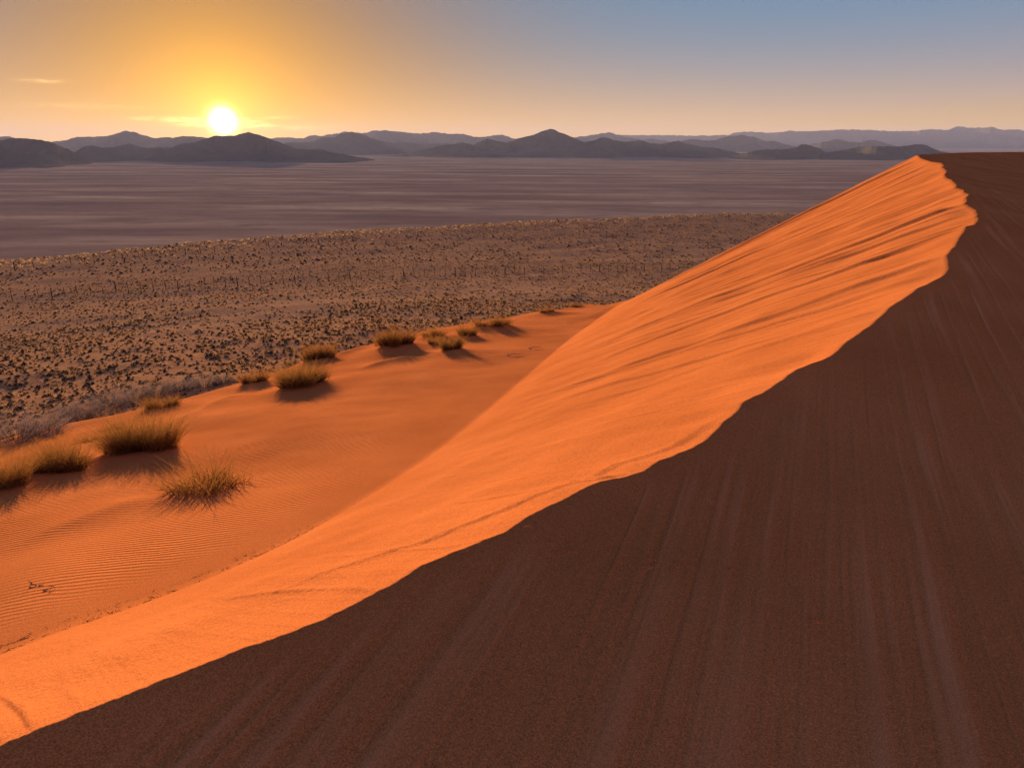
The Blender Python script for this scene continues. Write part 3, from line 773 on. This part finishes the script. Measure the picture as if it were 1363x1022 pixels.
for i, p_ in enumerate(ind):
    o = link('grass_tuft', rich[i % 8]); o.location = p_
    k = rng.uniform(.5, 1.05); o.scale = (k * rng.uniform(.85, 1.25), k, k * rng.uniform(.75, 1.15)); o.rotation_euler[2] = rng.uniform(0, 6.28)
    tag(o, 'small dry grass tuft on the sandy gravel just below the dune apron', 'grass tuft', 'grass tufts on the gravel slope')
def joined(name, label, pts, nb, nu, size, seed, bw):
    r = np.random.default_rng(seed)
    tm = [tuft_mesh(600 + s_ + seed, nb, True, nu, bw) for s_ in range(6)]
    Vs, Fs, Ms, off = [], [], [], 0
    which = r.integers(0, 6, len(pts))
    for q in range(6):
        V, F, mi = tm[q]; Q = pts[which == q]; n = len(Q)
        a = r.uniform(0, 2 * np.pi, n); s_ = size * np.clip(np.exp(r.normal(-.12, .38, n)), .35, 2.2); sz = s_ * r.uniform(.7, 1.15, n)
        x = V[None, :, 0] * np.cos(a)[:, None] - V[None, :, 1] * np.sin(a)[:, None]
        y = V[None, :, 0] * np.sin(a)[:, None] + V[None, :, 1] * np.cos(a)[:, None]
        VV = np.stack([x * s_[:, None], y * s_[:, None], V[None, :, 2] * sz[:, None]], -1) + Q[:, None]
        FF = F[None] + (np.arange(n) * len(V))[:, None, None] + off
        off += n * len(V)
        Vs.append(VV.reshape(-1, 3)); Fs.append(FF.reshape(-1, 4)); Ms.append(np.tile(mi, n))
    me = mesh_np(name, np.concatenate(Vs), np.concatenate(Fs), False, [M_TUFT, M_TSHADE], np.concatenate(Ms))
    tag(link(name, me), label, 'grass', kind='stuff')
joined('distant_grass_tufts', 'countless grass tufts covering the gravel slope up to the fence and beyond', np.concatenate([rest, midf]), 9, 4, .70, 10, .026)
joined('far_grass_tufts', 'haze of tiny grass tufts out to the sunlit brow of the slope', farf, 6, 4, 1.25, 20, .04)

# taller straw along the brow, its backlit rim painted in by a paler colour
def brow():
    r = np.random.default_rng(31); n = 1000
    aa = r.uniform(math.radians(-42), math.radians(28), n); re = np.interp(aa, EDGE_AZ, EDGE_R)
    rr = re + r.normal(-2, 5, n) - r.exponential(4, n)
    x, y = rr * np.sin(aa), rr * np.cos(aa)
    b_ = np.repeat(np.stack([x, y, ground_z(x, y)], 1), 6, 0); k = len(b_)
    b_[:, :2] += r.normal(0, .15, (k, 2))
    d, _, _ = cone_dirs(k, .7, r)
    V, F = ribbons(b_, d, r.uniform(.2, .45, k), np.full(k, .05), r.uniform(0, .3, k), 1, r)
    tag(link('straw_grass', mesh_np('straw_grass', V, F, False, [M_STRAW_LIT])), 'band of straw grass coloured pale for its backlit glow along the brow of the gravel slope', 'grass', kind='stuff')
brow()

# ------------------------------------------------------------------ wire fences
def fence(label, a, b, n, hgt, rad, group, seed, skip=0.0):
    r = np.random.default_rng(seed)
    e = bpy.data.objects.new('wire_fence', None); col.objects.link(e)
    pts = [np.array(a) * (1 - t) + np.array(b) * t for t in np.linspace(0, 1, n)]
    e.location = (pts[0][0], pts[0][1], float(ground_z(*pts[0])))
    base_ = np.array(e.location)
    tag(e, label, 'fence', group)
    def post_mesh(rd, h):
        u = np.linspace(0, 2 * np.pi, 6, endpoint=False)
        rows = [(rd * 1.1, -.3), (rd, h * .5), (rd * .92, h - .02), (rd * .6, h)]
        V = np.concatenate([np.stack([q * np.cos(u), q * np.sin(u), np.full(6, z)], 1) for q, z in rows])
        F = grid_faces(4, 6, wrap=True)
        return mesh_np('post', V, F, False, [M_POST])
    thin, thick = post_mesh(rad, hgt), post_mesh(rad * 1.8, hgt * 1.02)
    tops = []
    for i, p_ in enumerate(pts):
        z = float(ground_z(*p_)); tops.append((p_[0], p_[1], z))
        if r.uniform() < skip: continue
        o = link('post', thick if i % 5 == 0 else thin, e)
        o.location = np.array((p_[0], p_[1], z)) - base_
        o.rotation_euler = (r.normal(0, .03), r.normal(0, .03), r.uniform(0, 6))
        o.scale = (1, 1, r.uniform(.85, 1.08))
    T = np.array(tops) - base_
    for k in range(5):
        zz = hgt * (.18 + .19 * k)
        Vt = []; s3 = .004
        for q in T: Vt += [(q[0], q[1] - s3, q[2] + zz - s3), (q[0], q[1] + s3, q[2] + zz - s3), (q[0], q[1], q[2] + zz + s3)]
        link('wire', mesh_np('wire', np.array(Vt), grid_faces(len(T), 3, wrap=True), False, [M_WIRE]), e)
fa, fb = at_z(-20, 400, -16.95)[:2], at_z(915, 357.5, -17.1)[:2]
fence('wire fence of thin dark posts crossing the tufted gravel slope', fa, fb, 66, 1.28, .03, None, 5, .06)
ga, gb = at_z(20, 361, -20.6)[:2], at_z(470, 325, -21.6)[:2]
fence('sparse line of short posts just inside the sunlit brow of the slope', ga, gb, 24, 1.2, .05, None, 6, .3)

# ------------------------------------------------------------------ litter at the foot of the slip face, dry sticks
def litter():
    r = np.random.default_rng(77)
    n = 300
    # gathered in drifts along the crease
    ctrs = [(115, 826, 30), (205, 798, 18), (290, 770, 30), (340, 745, 25), (370, 720, 22), (395, 714, 15), (20, 862, 12), (150, 815, 20)]
    Vs, Fs, off = [], [], 0
    b_ = []
    for _ in range(n):
        cx, cy, s_ = ctrs[r.integers(len(ctrs))]
        px = cx + r.normal(0, s_); py = np.interp(px, [0, 120, 255, 400, 510], [866, 827, 780, 715, 648]) - abs(r.normal(0, 4)) + 1
        q = pick(px, py)
        if q is not None: b_.append(q + np.array([r.normal(0, .02), r.normal(0, .02), .004]))
    b_ = np.array(b_); k = len(b_)
    a = r.uniform(0, 2 * np.pi, k); e_ = r.uniform(-.1, .15, k)
    d = np.stack([np.cos(a) * np.cos(e_), np.sin(a) * np.cos(e_), np.sin(e_)], 1)
    V, F = ribbons(b_, d, r.uniform(.02, .07, k), r.uniform(.003, .007, k), r.uniform(-.2, .2, k), 2, r)
    me = mesh_np('plant_litter', V, F, False, [M_STEM])
    tag(link('plant_litter', me), 'dry plant litter gathered along the foot of the slip face', 'litter', kind='stuff')
litter()
def stick(label, px, py, L, ang_, seed):
    r = np.random.default_rng(seed)
    q = pick(px, py)
    if q is None: return
    t = np.linspace(0, 1, 7)
    path = np.stack([L * t * math.cos(ang_), L * t * math.sin(ang_), .008 + .06 * np.sin(t * 3.1) * L + .01 * r.normal(size=7)], 1)
    u = np.linspace(0, 2 * np.pi, 5, endpoint=False)
    V = np.concatenate([np.stack([path[i, 0] - math.sin(ang_) * rr * np.cos(u), path[i, 1] + math.cos(ang_) * rr * np.cos(u), path[i, 2] + rr * np.sin(u)], 1) for i, rr in enumerate(np.linspace(.007, .003, 7) * (1 if L < .3 else 2))])
    e = link('dry_stick', mesh_np('dry_stick', V, grid_faces(7, 5, wrap=True), True, [M_TWIG])); e.location = q
    tag(e, label, 'stick', 'dry sticks on the sand')
    k = 7; d, a, _k = cone_dirs(k, 1.3, r)
    b_ = path[r.integers(1, 6, k)]
    V, F = ribbons(b_, d, L * r.uniform(.1, .35, k), np.full(k, .006), r.uniform(0, .3, k), 2, r)
    link('twigs', mesh_np('twigs', V, F, False, [M_STEM]), e)
stick('pale dry stick with dark twigs half buried in rippled sand', 40, 779, .17, -.2, 1)
stick('dark twiggy scrap on the rippled sand beside the pale stick', 57, 784, .10, .4, 2)
stick('small twig on a low sand hump beside the fresh green clump', 703, 464, .5, .5, 3)
stick('lone twig on smooth sand in front of the slip face', 674, 473, .5, .3, 4)

# ------------------------------------------------------------------ haze
def haze():
    X, Y0, Y1, Z0, Z1 = 24000, -6000, 31000, -112.0, 600.0
    V = np.array([(sx * X, y, z) for z in (Z0, Z1) for y in (Y0, Y1) for sx in (-1, 1)], float)
    F = np.array([(0, 2, 3, 1), (4, 5, 7, 6), (0, 1, 5, 4), (2, 6, 7, 3), (0, 4, 6, 2), (1, 3, 7, 5)])
    m_ = bpy.data.materials.new('haze_air'); m_.use_nodes = True
    t = m_.node_tree; t.nodes.clear()
    out = t.nodes.new('ShaderNodeOutputMaterial'); v = t.nodes.new('ShaderNodeVolumePrincipled')
    v.inputs['Color'].default_value = (.50, .57, 1.0, 1); v.inputs['Density'].default_value = 2.7e-5
    v.inputs['Anisotropy'].default_value = .15
    t.links.new(v.outputs[0], out.inputs['Volume'])
    o = link('haze', mesh_np('haze', V, F, False, [m_]))
    tag(o, 'thin warm haze hanging over the plain and mountains', kind='stuff')
haze()
